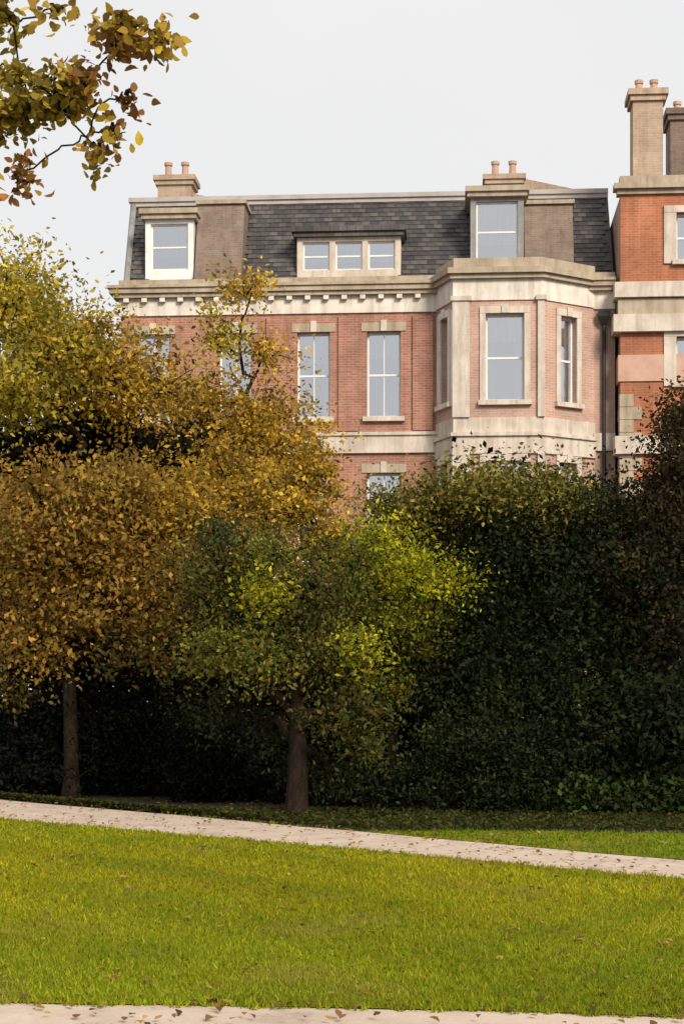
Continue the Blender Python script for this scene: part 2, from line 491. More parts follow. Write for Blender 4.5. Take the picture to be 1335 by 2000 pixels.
def sash(parent, x0, x1, z0, z1, y, rz=0.0, bars=1, sill=True, blind=0.5, curtains=True, sm='stone', drop=0.0):
    """a sash window: its own frame, two sashes of panes, a sill, curtains and the room behind; y is the plane of the frame"""
    wd, ht = x1 - x0, z1 - z0
    mid = z0 + ht * 0.5
    f = MB(); t = 0.06
    f.box(-wd / 2, -wd / 2 + t, 0, .09, z0, z1).box(wd / 2 - t, wd / 2, 0, .09, z0, z1)
    f.box(-wd / 2 + t, wd / 2 - t, 0, .09, z1 - t, z1).box(-wd / 2 + t, wd / 2 - t, 0, .09, z0, z0 + t)
    f.box(-wd / 2 + t, wd / 2 - t, 0.03, .085, mid - 0.03, mid + 0.03)
    pw = (wd - 2 * t) / bars
    for i in range(1, bars):
        xx = -wd / 2 + t + i * pw
        f.box(xx - .013, xx + .013, 0.04, .08, z0 + t, mid - 0.03)
        f.box(xx - .013, xx + .013, 0.04, .08, mid + 0.03, z1 - t)
    cxw = (x0 + x1) / 2
    win = f.build('window', M['white'], parent, loc=(cxw, y, 0), rz=rz)
    for i in range(bars):
        for (a, b) in ((z0 + t, mid - .03), (mid + .03, z1 - t)):
            xx = -wd / 2 + t + i * pw
            MB().face([(xx, .06, a), (xx + pw, .06, a), (xx + pw, .06, b), (xx, .06, b)]).build('pane', M['glass'], win)
    if sill:
        MB().box(-wd / 2 - .12, wd / 2 + .12, -.34, -.002, z0 - .14, z0 - .004).build('sill', M[sm], win)
    if blind > 0:
        MB().box(-wd / 2 + t, wd / 2 - t, .16, .17, z1 - ht * blind, z1 - .02).build('blind', M['curtain'], win)
    if curtains:
        for s in (-1, 1):
            c = MB()
            n = 7; cw = wd * 0.24
            xa = s * (wd / 2 - .02)
            for k in range(n):
                xk0, xk1 = xa - s * cw * k / n, xa - s * cw * (k + 1) / n
                y0, y1 = (.22, .27) if k % 2 else (.27, .22)
                c.face([(xk0, y0, z0), (xk1, y1, z0), (xk1, y1, z1), (xk0, y0, z1)])
            c.build('curtain', M['curtain'], win)
    rm = MB()
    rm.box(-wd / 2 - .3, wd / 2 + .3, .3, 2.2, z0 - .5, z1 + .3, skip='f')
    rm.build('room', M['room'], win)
    return win

# --- the long terrace ------------------------------------------------
B_ROT = R(4.0)                       # right-hand end slightly nearer
B_Y = 51.3
terrace = thing('brick_terrace', 'long red brick mansion terrace with white stone bands, slate mansard roof and canted bay', 'building', (0, B_Y, 0), -B_ROT)
cb, sb = math.cos(B_ROT), math.sin(B_ROT)
def U(px, w=0.0):
    """facade coordinate under a photograph column, w metres behind the facade plane"""
    # point on plane: (u*cb + w*sb, B_Y - u*sb + w*cb); px ratio k = x / y
    k = (px - CX) / FPX
    return (k * (B_Y + w * cb) - w * sb) / (cb + k * sb)
def Z(px, py, w=0.0):
    u = U(px, w)
    d = B_Y - u * sb + w * cb
    return EYE + (HZ - py) / FPX * d

ZC = Z(667, 578)          # underside of cornice
ZT = Z(667, 545)          # top of parapet
UL, UR = U(236), U(1200)
# window columns of the flat front (photograph columns)
colpx = [(268, 332), (428, 492), (580, 644), (716, 782)]
s2, h2 = Z(667, 815), Z(667, 648)       # second floor sill and head
s1, h1 = s2 - 4.35, h2 - 4.25
s0, h0 = s1 - 4.2, h1 - 4.2
ops = []
for a, b in colpx:
    for (zs, zh) in ((s2, h2), (s1, h1), (max(s0, .9), h0)):
        ops.append((U(a), U(b), zs, zh))
BAY0, BAY1 = U(852), U(1158)
mb = MB()
wall_openings(mb, UL, BAY0, 0, ZC, 0, ops)
mb.face([(UL, 9, 0), (UL, 0, 0), (UL, 0, ZC), (UL, 9, ZC)])
mb.face([(UR, 0, 0), (UR, 9, 0), (UR, 9, ZC), (UR, 0, ZC)])
mb.face([(UR, 9, 0), (UL, 9, 0), (UL, 9, ZC), (UR, 9, ZC)])
mb.build('wall', M['brick'], terrace)
wall_openings(MB(), BAY1, UR, 0, ZC, 0, []).build('wall', M['brick_shade_lift'], terrace)  # shaded recess, painted paler than the front to soften its shade
for i, (a, b, c, d) in enumerate(ops):
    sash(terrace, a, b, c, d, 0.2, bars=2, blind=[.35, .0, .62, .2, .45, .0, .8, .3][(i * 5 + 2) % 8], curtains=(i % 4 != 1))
    # flat brick arch with a stone keystone above each window
    MB().box(a - .16, b + .16, -.03, 0.0, d + 0.002, d + .26).build('lintel', M['stone_warm'], terrace)
    MB().box((a + b) / 2 - .09, (a + b) / 2 + .09, -.075, -.032, d - .0, d + .33).build('keystone', M['stone'], terrace)
# stone bands at each floor
for (zz, t, pr) in ((Z(667, 886), Z(667, 852), .10), (Z(667, 886) - 4.3, Z(667, 852) - 4.3, .10)):
    b = MB().box(UL - .06, BAY0 + .05, -pr, 0.0, zz, t).box(UL - .06, BAY0 + .05, -pr - .06, 0.0, t + .002, t + .1)
    b.build('string_course', M['stone'], terrace)
    MB().box(BAY1, UR, -pr, 0.0, zz, t).build('string_course', M['stone'], terrace)
# brick pilaster strips between the windows
for px in (540, 680, 825):
    MB().box(U(px) - .3, U(px) + .3, -.07, 0.0, Z(667, 850) + .12, Z(667, 618)).build('pilaster', M['brick'], terrace)
# frieze, cornice, blocking course
MB().box(UL - .05, UR, -.06, -.0, Z(667, 612), ZC - .002).build('frieze', M['stone_white'], terrace)
c = MB().box(UL - .2, UR, -.22, .35, ZC, ZC + .12).box(UL - .3, UR, -.30, .35, ZC + .122, ZC + .27).box(UL - .36, UR, -.36, .35, ZC + .272, ZC + .36)
c.build('cornice', M['stone_warm'], terrace)
for k in range(int((BAY0 - UL) / .55)):
    x = UL + .2 + k * .55
    MB().box(x - .08, x + .08, -.2, -.065, ZC - .13, ZC - .002).build('modillion', M['stone_white'], terrace)
MB().box(UL - .05, UR, -.05, .3, ZC + .362, ZT + .06).build('parapet', M['stone_warm'], terrace)
# mansard roof
RW = 2.6                                  # depth of the slope
ZR = Z(667, 392, RW)
zb = ZT - .1
ul2 = U(262, RW)
r = MB()
r.face([(UL + .1, .35, zb), (UR, .35, zb), (UR, RW, ZR), (ul2, RW, ZR)])
r.face([(UL + .1, 9, zb), (UL + .1, .35, zb), (ul2, RW, ZR), (ul2, 7.4, ZR)])
r.face([(UR, 9, zb), (UL + .1, 9, zb), (ul2, 7.4, ZR), (UR, 7.4, ZR)])
r.face([(ul2, RW, ZR), (UR, RW, ZR), (UR, 7.4, ZR + .3), (ul2, 7.4, ZR + .3)])
roof = r.build('roof', M['slate'], terrace)
MB().box(ul2 - .1, UR, RW - .14, RW + .3, ZR - .1, ZR + .03).box(ul2 - .14, UR, RW - .2, RW + .3, ZR + .032, ZR + .17).build('ridge_capping', M['stone_grey'], roof)
MB().tube([(UL + .1, .33, zb), (ul2, RW - .03, ZR + .02)], [.1, .1], 8).build('hip_roll', M['lead'], roof)
# individual slates on the front slope; those past 300 are joined
def slate_cover():
    rng = np.random.default_rng(3)
    sl = Vector((0, RW - .35, ZR - zb)); SLN = sl.length; ev = sl.normalized(); en = Vector((0, -ev.z, ev.y))
    SW, SE = .262, .205
    def corners(wd, ln, lift):
        h = wd / 2 - .004
        lo, hi = en * (.024 + lift), en * .006
        th = en * .011
        bl = [Vector((x, 0, 0)) + o for x, o in ((-h, lo), (h, lo))]
        tl = [ev * ln + Vector((x, 0, 0)) + o for x, o in ((h, hi), (-h, hi))]
        base = bl + tl
        return base, [p + th for p in base]
    FC = [(4, 5, 6, 7), (0, 1, 5, 4), (1, 2, 6, 5), (2, 3, 7, 6), (3, 0, 4, 7), (3, 2, 1, 0)]
    tones = [(0.054, 0.052, 0.054), (0.068, 0.063, 0.062), (0.086, 0.076, 0.071), (0.061, 0.056, 0.056), (0.047, 0.046, 0.049), (0.101, 0.09, 0.083), (0.072, 0.065, 0.061), (0.04, 0.04, 0.043)]
    variants = []
    for k, tn in enumerate(tones):
        a, b = corners(SW, SE * 1.12, .004 * (k % 3))
        v8 = np.array([tuple(p) for p in a + b])
        vv = np.concatenate([v8[list(f)] for f in FC])
        variants.append((vv, tn))
    hide = [(U(286, .55), U(376, .55), 0, 99), (U(582, .55), U(780, .55), 0, Z(667, 450, .55)), (U(920, .35), U(1020, .35), 0, 99), (U(382, .4), U(470, .4), 0, 99), (U(1026, .4), U(1118, .4), 0, 99)]
    spots = []
    nrow = int(SLN / SE)
    for r_ in range(nrow):
        v = r_ * SE + .01
        k = v / SLN
        ua = UL + .1 + (ul2 - UL - .1) * k + .16
        u = ua + (SW / 2 if r_ % 2 else 0)
        z = zb + (ZR - zb) * k
        while u < UR - .14:
            if not any(h0 < u < h1 and z < h3 for h0, h1, h2_, h3 in hide):
                spots.append((u, v))
            u += SW
    spots.sort(key=lambda q: -q[0])
    o0 = Vector((0, .35, zb))
    meshes = [set_mesh('slate', vv, 4, np.tile(np.array(tn), (6, 1)), M['slate_piece']) for vv, tn in variants]
    rest, rc = [], []
    for i, (u, v) in enumerate(spots):
        p = o0 + ev * v + Vector((u, 0, 0)) + en * .004
        k = int(rng.integers(0, len(variants)))
        if i < 300:
            o = bpy.data.objects.new('slate', meshes[k]); o.location = p
            link(o, roof)
        else:
            rest.append(variants[k][0] + np.array(p)); rc += [variants[k][1]] * 6
    o = bpy.data.objects.new('slate_courses', set_mesh('slate_courses', np.concatenate(rest), 4, np.array(rc), M['slate_piece']))
    o['kind'] = 'stuff'
    link(o, roof)
slate_cover()
def roofw(z): return .35 + (RW - .35) * (z - zb) / (ZR - zb)

def dormer(px0, px1, pyt, pyb, lights, face='white', top='lead', wf=0.55, peak=0.0, bars=1):
    u0, u1 = U(px0, wf), U(px1, wf)
    z1, z0 = Z((px0 + px1) / 2, pyt, wf), Z((px0 + px1) / 2, pyb, wf)
    d = MB()
    zh = z1 - .30
    pier = .17
    n = lights
    ww = (u1 - u0 - pier * (n + 1)) / n
    wins = [(u0 + pier + i * (ww + pier), u0 + pier + i * (ww + pier) + ww, z0 + .3, zh - .12) for i in range(n)]
    wall_openings(d, u0, u1, z0, zh, wf, wins, .12)
    wb = min(RW + .3, roofw(zh) + .6)
    for x, s in ((u0, -1), (u1, 1)):
        pts = [(x, wf, z0), (x, wb, z0), (x, wb, zh), (x, wf, zh)]
        d.face(pts if s > 0 else pts[::-1])
    o = d.build('dormer', M[face], terrace)
    for a, b, c, e in wins:
        ht = e - c; wd = b - a
        sash_d(o, a, b, c, e, wf + .1, bars)
    t = MB()
    if peak > 0:
        t.face([(u0 - .12, wf - .16, zh), (u1 + .12, wf - .16, zh), ((u0 + u1) / 2, wf - .16, zh + peak)])
        t.face([(u0 - .12, wf - .16, zh), ((u0 + u1) / 2, wf - .16, zh + peak), ((u0 + u1) / 2, wb + .6, zh + peak), (u0 - .12, wb, zh)])
        t.face([((u0 + u1) / 2, wf - .16, zh + peak), (u1 + .12, wf - .16, zh), (u1 + .12, wb, zh), ((u0 + u1) / 2, wb + .6, zh + peak)])
        t.face([(u1 + .12, wf - .16, zh), (u0 - .12, wf - .16, zh), (u0 - .12, wb, zh), (u1 + .12, wb, zh)])
    else:
        t.box(u0 - .1, u1 + .1, wf - .16, wb, zh + .002, zh + .14).box(u0 - .16, u1 + .16, wf - .24, wb, zh + .142, z1)
    t.build('dormer_roof', M[top], o)
    return o

def sash_d(par, a, b, c, e, y, bars):
    """dormer casement: joined frame and panes stay at the third level under the roof"""
    t = .05; f = MB(); mid = (c + e) / 2
    f.box(a, a + t, y, y + .06, c, e).box(b - t, b, y, y + .06, c, e).box(a + t, b - t, y, y + .06, e - t, e).box(a + t, b - t, y, y + .06, c, c + t)
    f.box(a + t, b - t, y + .01, y + .05, mid - .025, mid + .025)
    f.build('window_frame', M['white'], par)
    for z0, z1 in ((c + t, mid - .025), (mid + .025, e - t)):
        MB().face([(a + t, y + .03, z0), (b - t, y + .03, z0), (b - t, y + .03, z1), (a + t, y + .03, z1)]).build('pane', M['glass'], par)
    MB().box(a, b, y + .12, y + .13, c + (e - c) * .3, e).build('blind', M['curtain'], par)
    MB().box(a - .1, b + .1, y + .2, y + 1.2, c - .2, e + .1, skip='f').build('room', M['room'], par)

dormer(284, 378, 410, 546, 1, 'white', 'stone_warm')
dormer(580, 782, 444, 546, 3, 'stone', 'slate')
dormer(918, 1022, 366, 530, 1, 'lead', 'stone_warm', wf=.35)

def chimney(pxl, pxr, pyt, zbase, w0, w1, m='brick_buff', pots=2, name='chimney', pot_h=.55, parent=terrace):
    u0, u1 = U(pxl, w0), U(pxr, w0)
    zt = Z((pxl + pxr) / 2, pyt, w0)
    c = MB().box(u0, u1, w0, w1, zbase, zt - .3)
    c.box(u0 - .07, u1 + .07, w0 - .07, w1 + .07, zt - .298, zt - .16).box(u0 - .13, u1 + .13, w0 - .13, w1 + .13, zt - .158, zt)
    o = c.build(name, M[m], parent)
    for i in range(pots):
        x = u0 + (u1 - u0) * (i + .5) / pots
        MB().lathe(x, (w0 + w1) / 2, [(.13, zt), (.12, zt + .06), (.1, zt + pot_h * .8), (.135, zt + pot_h * .82), (.135, zt + pot_h), (.08, zt + pot_h), (.075, zt + .1)], 10).build('chimney_pot', M['pot'], o)
    return o
# party walls rising through the slope, with stepped shoulders and chimneys behind
for (pa, pb, pc, pd, ct, ya, yb) in ((380, 472, 308, 374, 343, 376, 402), (1024, 1120, 950, 1018, 341, 346, 372)):
    u0, u1 = U(pa, .4), U(pb, .4)
    zt = Z(pa, 402, 1.2)
    p = MB()
    p.face([(u0, .25, zb), (u1, .25, zb), (u1, 1.1, zt), (u0, 1.1, zt)])
    p.face([(u1, .25, zb), (u1, 3.2, zb), (u1, 3.2, zt), (u1, 1.1, zt)])
    p.face([(u0, 3.2, zb), (u0, .25, zb), (u0, 1.1, zt), (u0, 3.2, zt)])
    p.face([(u0, 1.1, zt), (u1, 1.1, zt), (u1, 3.2, zt), (u0, 3.2, zt)])
    pw = p.build('party_wall', M['brick_brown'], terrace)
    MB().box(u0 - .06, u1 + .06, 1.0, 3.3, zt + .002, zt + .12).build('coping', M['stone_warm'], pw)
    ch = chimney(pc, pd, ct, ZR - .8, 3.4, 4.3)
    # sloping stone shoulder running down from the stack
    ua, ub = U(pd, 3.4) + .02, U(pb + 20, 3.4)
    za, zb2 = Z(pd, ya, 3.4), Z(pb, yb, 3.4)
    MB().prism([(ua, 3.5), (ub, 3.5), (ub, 4.2), (ua, 4.2)], ZR - .5, zb2).face([(ua, 3.5, zb2), (ub, 3.5, zb2), (ua, 3.5, za)]).face(
        [(ua, 3.5, za), (ub, 3.5, zb2), (ub, 4.2, zb2), (ua, 4.2, za)]).face([(ua, 4.2, zb2), (ua, 4.2, za), (ub, 4.2, zb2)]).build('shoulder', M['brick_buff'], ch)

# --- canted bay -------------------------------------------------------
PR = 1.25
b0, b1, b2, b3 = (U(852), 0.0), (U(886, -PR), -PR), (U(1056, -PR), -PR), (U(1160), 0.0)
segs = [(b0, b1), (b1, b2), (b2, b3)]
ZBT = Z(970, 545, -PR)          # bay cornice underside
ZBP = Z(970, 510, -PR)
sB, hB = Z(970, 782, -PR), Z(970, 612, -PR)
bay = MB()
bay_ops = []
for k, (p, q) in enumerate(segs):
    L = math.hypot(q[0] - p[0], q[1] - p[1])
    ang = math.atan2(q[1] - p[1], q[0] - p[0])
    if k == 1:
        ctr, wd = L * .585, 1.12
    elif k == 0:
        ctr, wd = L * .5, .58
    else:
        ctr, wd = L * .5, .62
    loc_ops = [(ctr - wd / 2, ctr + wd / 2, z0, z1) for z0, z1 in ((sB, hB), (sB - 4.3, hB - 4.3), (sB - 8.5, hB - 8.5))]
    tmp = MB()
    wall_openings(tmp, 0, L, 0, ZBT, 0, loc_ops, .2)
    ca, sa = math.cos(ang), math.sin(ang)
    tr = lambda v: (p[0] + v[0] * ca - v[1] * sa, p[1] + v[0] * sa + v[1] * ca, v[2])
    base = len(bay.v)
    bay.v += [tr(v) for v in tmp.v]
    bay.f += [tuple(i + base for i in f) for f in tmp.f]
    bay.uv += [(u + k * .37, v) for u, v in tmp.uv]
    for (a, b, c, d) in loc_ops:
        m_ = tr(((a + b) / 2, .18, 0))
        hw = (b - a) / 2
        wn = sash(terrace, m_[0] - hw, m_[0] + hw, c, d, m_[1], rz=ang, bars=1, sill=False, blind=(.96, .3, .9)[k])
        e = tr(((a + b) / 2, 0, 0))
        # moulded stone surround standing proud of the brick
        s = MB()
        s.box(-hw - .17, -hw, -.05, .02, c, d).box(hw, hw + .17, -.05, .02, c, d).box(-hw - .17, hw + .17, -.06, .02, d + .002, d + .2).box(-hw - .22, hw + .22, -.14, .02, c - .14, c - .002).box(-.1, .1, -.1, -.062, d + .0, d + .26)
        if k == 0:  # left cant: extra panels and whiter stone brighten its shaded face
            s.box(-L / 2 + .06, -hw - .172, -.03, .02, c - .14, d + .16).box(hw + .172, L / 2 - .02, -.03, .02, c - .14, d + .16)
        s.build('window_surround', M['stone_white' if k == 0 else 'stone'], terrace, loc=(e[0], e[1], 0), rz=ang)
bayo = bay.build('bay_wall', M['brick_pale'], terrace)
def ring(z0, z1, pr, name, m, parent):
    pts = [b0, b1, b2, b3]
    off = []
    for i, p in enumerate(pts):
        ns = []
        for (a, c) in segs:
            if p in (a, c):
                dx, dy = c[0] - a[0], c[1] - a[1]; l = math.hypot(dx, dy)
                ns.append((dy / l, -dx / l))
        if len(ns) == 1: n = ns[0]; off.append((p[0] + n[0] * pr, p[1] + n[1] * pr))
        else:
            n = (ns[0][0] + ns[1][0], ns[0][1] + ns[1][1]); k = pr * 2 / (n[0] ** 2 + n[1] ** 2)
            off.append((p[0] + n[0] * k, p[1] + n[1] * k))
    poly = off + [(b3[0], .06), (b0[0], .06)]
    MB().prism(poly, z0, z1).build(name, M[m], parent)
zz1, zz0 = Z(970, 852, -PR), Z(970, 886, -PR)
ring(zz0, zz1, .07, 'string_course', 'stone', bayo)
ring(zz1 + .002, zz1 + .11, .14, 'string_course', 'stone', bayo)
ring(zz0 - 4.3, zz1 - 4.3, .07, 'string_course', 'stone', bayo)
zp = Z(970, 815, -PR)
ring(zz1 + .113, zp, .035, 'stone_apron', 'stone', bayo)
ring(ZBT - .62, ZBT - .002, .05, 'frieze', 'stone_white', bayo)
ring(ZBT, ZBT + .13, .18, 'cornice', 'stone_warm', bayo)
ring(ZBT + .132, ZBT + .3, .28, 'cornice', 'stone_warm', bayo)
ring(ZBT + .302, ZBP + .1, .02, 'parapet', 'stone_warm', bayo)
# stone pilasters on the corners
for i, p in enumerate((b1, b2)):
    wdp = .25 if i == 0 else .1
    cx_ = p[0] + (wdp - .05 if i == 0 else 0)
    MB().box(cx_ - wdp, cx_ + wdp, p[1] - .1, p[1] + .06, zp + .002, ZBT - .64).box(cx_ - wdp - .05, cx_ + wdp + .05, p[1] - .15, p[1] + .06, ZBT - .638, ZBT - .5).build('pilaster', M['stone'], bayo)
    MB().box(cx_ - wdp, cx_ + wdp, p[1] - .1, p[1] + .06, 0, zz0 - .002).build('pilaster', M['stone'], bayo)
# rainwater pipe in the corner
pipe = MB().tube([(U(1178), -.1, 0), (U(1178), -.1, ZC - 1.0)], [.06, .06], 8).build('drainpipe', M['iron'], terrace)
xp = U(1178)
hop = MB()
for (q0, z0_), (q1, z1_) in (((.07, ZC - 1.0), (.17, ZC - .78)), ((.17, ZC - .778), (.18, ZC - .62))):
    A = [(xp - q0, -.1 - q0, z0_), (xp + q0, -.1 - q0, z0_), (xp + q0, -.02, z0_), (xp - q0, -.02, z0_)]
    B = [(xp - q1, -.1 - q1, z1_), (xp + q1, -.1 - q1, z1_), (xp + q1, -.02, z1_), (xp - q1, -.02, z1_)]
    for i in range(4): hop.face([A[i], A[(i + 1) % 4], B[(i + 1) % 4], B[i]])
    hop.face(B)
hop.build('hopper_head', M['iron'], pipe)

# --- the taller building at the right edge ----------------------------
T_Y = 50.1
tower = thing('tall_brick_building', 'tall orange red brick building with pale stone bands cut by the right edge', 'building', (8.15, T_Y, 0), -B_ROT)
tS = FPX / (T_Y - 0.3)
def tu(px): return (px - CX) / tS - 8.15
def tz(py): return EYE + (HZ - py) / tS
TW = 9.0
x0 = tu(1214)
zc = tz(375)
tops = []
for k in range(3):
    a = tu(1322) + k * 2.6
    tops += [(a, a + 1.15, tz(505), tz(412)), (a, a + 1.15, tz(745), tz(655)), (a, a + 1.15, tz(990), tz(860)), (a, a + 1.15, 2.0, 4.6)]
t = MB()
wall_openings(t, x0, TW, 0, zc, 0, tops)
MB().face([(x0, 9, 0), (x0, 0, 0), (x0, 0, zc), (x0, 9, zc)]).build('side_wall', M['brick_shade_lift'], tower)  # shaded return, its colour paled to lift the shade
t.face([(TW, 0, 0), (TW, 9, 0), (TW, 9, zc), (TW, 0, zc)])
t.face([(TW, 9, 0), (x0, 9, 0), (x0, 9, zc), (TW, 9, zc)])
t.build('wall', M['brick_orange'], tower)
for a, b, c, d in tops:
    sash(tower, a, b, c, d, .2, bars=1)
    s = MB().box(a - .36, a, -.06, 0, c - .1, d + .002).box(b, b + .36, -.06, 0, c - .1, d + .002).box(a - .36, b + .36, -.07, 0, d + .004, d + .2)
    s.build('window_surround', M['stone'], tower)
for (ya, yb, pr, m) in ((578, 548, .16, 'stone'), (646, 612, .2, 'stone'), (610, 580, .05, 'stone_warm'), (885, 850, .15, 'stone'), (742, 690, .05, 'stone_pink')):
    MB().box(x0 - .02 - pr, TW, -pr, 0, tz(ya) + .004, tz(yb)).box(x0 - pr - .02, x0 - .004, 0, 3, tz(ya) + .004, tz(yb)).build('string_course', M[m], tower)
# quoins at the corner, alternating long and short
qz = 0.3; k = 0
while qz < tz(760) - .4:
    l = .62 if k % 2 else .38
    MB().box(x0 - .03, x0 + l, -.03, -.001, qz, qz + .36).box(x0 - .03, x0 - .001, 0, l, qz, qz + .36).build('quoin', M['stone_warm'], tower)
    qz += .375; k += 1
MB().box(x0 - .1, TW, -.1, .3, zc, zc + .14).box(x0 - .2, TW, -.22, .3, zc + .142, zc + .3).box(x0 - .02, TW, -.02, .3, zc + .302, tz(338)).build('parapet', M['stone_warm'], tower)
MB().box(x0 + .3, TW, .3, 8.6, zc, zc + .2).build('flat_roof', M['lead'], tower)
def tchim(pl, pr, pt, w0, w1, m, pots, mat_top):
    sc = FPX / (T_Y + w0)
    a, b = (pl - CX) / sc - 8.15, (pr - CX) / sc - 8.15
    zt = EYE + (HZ - pt) / sc
    c = MB().box(a, b, w0, w1, zc + .1, zt - .34).box(a - .08, b + .08, w0 - .08, w1 + .08, zt - .338, zt - .18).box(a - .15, b + .15, w0 - .15, w1 + .15, zt - .178, zt)
    o = c.build('chimney', M[m], tower)
    for i in range(pots):
        x = a + (b - a) * (i + .5) / pots
        MB().lathe(x, (w0 + w1) / 2, [(.13, zt), (.12, zt + .06), (.1, zt + .3), (.13, zt + .32), (.13, zt + .42), (.07, zt + .42)], 10).build('chimney_pot', M[mat_top], o)
tchim(1232, 1290, 176, .6, 1.5, 'brick_buff', 2, 'pot')
tchim(1297, 1440, 216, 2.2, 3.4, 'brick_brown', 4, 'pot')

# ---------------------------------------------------------------- trees and shrubs
def leaf_verts(rng, pos, size, aspect=0.55, up=0.5, droop=0.0, fine=False):
    n = len(pos)
    nr = rng.normal(0, 1, (n, 3)); nr[:, 2] += up
    nr /= np.linalg.norm(nr, axis=1)[:, None]
    t = rng.normal(0, 1, (n, 3)); t[:, 2] -= droop
    t -= nr * (t * nr).sum(1)[:, None]
    t /= np.linalg.norm(t, axis=1)[:, None] + 1e-9
    b = np.cross(nr, t)
    L = size[:, None]
    if fine:
        prof = [(-.5, 0, 0), (-.33, .36, .05), (-.02, .5, .09), (.28, .30, .06), (.52, 0, -.05), (.28, -.30, .06), (-.02, -.5, .09), (-.33, -.36, .05)]
        v = np.empty((n, 8, 3))
        curl = rng.uniform(.3, 2.2, (n, 1))
        for k, (a, c, h) in enumerate(prof):
            v[:, k] = pos + t * L * a + b * L * aspect * c + nr * L * h * curl
        return v.reshape(-1, 3)
    v = np.empty((n, 4, 3))
    v[:, 0] = pos - t * L * .5
    v[:, 1] = pos + b * L * aspect * .5 - t * L * .05 + nr * L * .08
    v[:, 2] = pos + t * L * .5
    v[:, 3] = pos - b * L * aspect * .5 - t * L * .05 + nr * L * .08
    return v.reshape(-1, 3)

def bent(a, b, sag, rng, n=6, wob=.06):
    a, b = np.array(a, float), np.array(b, float)
    off = rng.normal(0, 1, 3) * np.linalg.norm(b - a) * wob
    pts = []
    for i in range(n):
        k = i / (n - 1)
        p = a + (b - a) * k
        s = math.sin(math.pi * k)
        pts.append(tuple(p + off * s + np.array([0, 0, sag * s])))
    return pts

def plant(name, label, cat, base, trunk_top, r0, r1, lobes, leaf=(.06, .11), n_leaf=30000, clump=.28, pals=None, mat='leaf',
          seed=1, shell=.45, aspect=.55, twigs=True, droop=.2, trunk=True, group=None, per=60, flat=.75, fine=False, wob=.07):
    """lobes: (px, py, depth, rx px, ry px, depth radius m, weight, palette)"""
    rng = np.random.default_rng(seed)
    root = thing(name, label, cat, (base[0], base[1], 0), 0, group)
    off = np.array([base[0], base[1], 0.0])
    L = []
    for (px, py, d, rx, ry, rd, wt, pl) in lobes:
        L.append((P(px, py, d) - off, np.array([rx / FPX * d, rd, ry / FPX * d]), wt, pl))
    tt = np.array(trunk_top) - off
    if trunk:
        pts = bent((0, 0, -.05), tt, 0, rng, 8, .02)
        rad = [r0 * (1.35 if i == 0 else 1.0) * (1 - i / 7) + r1 * (i / 7) for i in range(8)]
        MB().tube(pts, rad, 12).build('trunk', M['bark'], root, smooth=True)
        nodes = [(np.array(p), r) for p, r in list(zip(pts, rad))[4:]]
    else:
        for k in range(5):
            q = L[k % len(L)][0]
            a = (rng.normal(0, .12), rng.normal(0, .12), -.03)
            MB().tube(bent(a, q, .1, rng, 6), [r0 * (1 - .15 * i) for i in range(6)], 7).build('stem', M['bark'], root, smooth=True)
    tw = MB(); ntw = 0
    pos, cols = [], []
    tot = sum(l[2] for l in L)
    for (c, rr, wt, pl) in L:
        if trunk:
            # limb from somewhere on the upper trunk to the heart of the lobe
            s, sr = min(nodes, key=lambda q: np.linalg.norm(q[0] - c) + .9 * max(0, q[0][2] - c[2]) + .25 * np.linalg.norm(q[0] - tt))
            lp = bent(s, c, .12 * np.linalg.norm(s - c), rng, 9, wob)
            jit = rng.normal(0, 1, (9, 3)) * .03 * np.linalg.norm(s - c); jit[0] = 0
            lp = [tuple(np.array(p) + j) for p, j in zip(lp, jit)]
            lr = min(sr * .8, r1)
            rl = [max(lr * (1 - .085 * i), .008) for i in range(9)]
            MB().tube(lp, rl, 7).build('limb', M['bark'], root, smooth=True)
            nodes += [(np.array(p), r) for p, r in list(zip(lp, rl))[2:8]]
        nl = int(n_leaf * wt / tot)
        nc = max(4, nl // per)
        dirs = rng.normal(0, 1, (nc, 3)); dirs /= np.linalg.norm(dirs, axis=1)[:, None]
        rad = rng.uniform(0, 1, nc) ** shell * (1 + .24 * rng.normal(0, 1, nc))
        cc = c + dirs * rad[:, None] * rr
        cc[:, 2] = np.maximum(cc[:, 2], .12)
        csz = clump * rng.uniform(.45, 1.5, nc)
        tone = np.clip(rng.normal(1, .26, nc), .45, 1.7)
        hue = rng.integers(0, len(pals[pl]), nc)
        which = rng.integers(0, nc, nl)
        g = rng.normal(0, 1, (nl, 3)); g[:, 2] *= flat
        p = cc[which] + g * csz[which][:, None]
        p[:, 2] = np.maximum(p[:, 2], .03)
        base_c = np.array(pals[pl])[np.where(rng.uniform(0, 1, nl) < .6, hue[which], rng.integers(0, len(pals[pl]), nl))]
        cl = base_c * tone[which][:, None] * (1 + rng.normal(0, .2, (nl, 1)))
        pos.append(p); cols.append(np.clip(cl, .002, .8))
        if twigs:
            for q in cc[::3]:
                if ntw > 900: break
                tw.tube(bent(c + (q - c) * .15, q, .05, rng, 4), [.022, .016, .01, .004], 4); ntw += 1
    pos = np.concatenate(pos); cols = np.concatenate(cols)
    v = leaf_verts(rng, pos, rng.uniform(leaf[0], leaf[1], len(pos)), aspect, .5, droop, fine)
    o = bpy.data.objects.new('crown' if trunk else 'foliage', set_mesh(name + '_leaves', v, 8 if fine else 4, cols, M[mat]))
    link(o, root)
    if twigs and tw.v:
        tw.build('twigs', M['bark'], root)['kind'] = 'stuff'
    return root

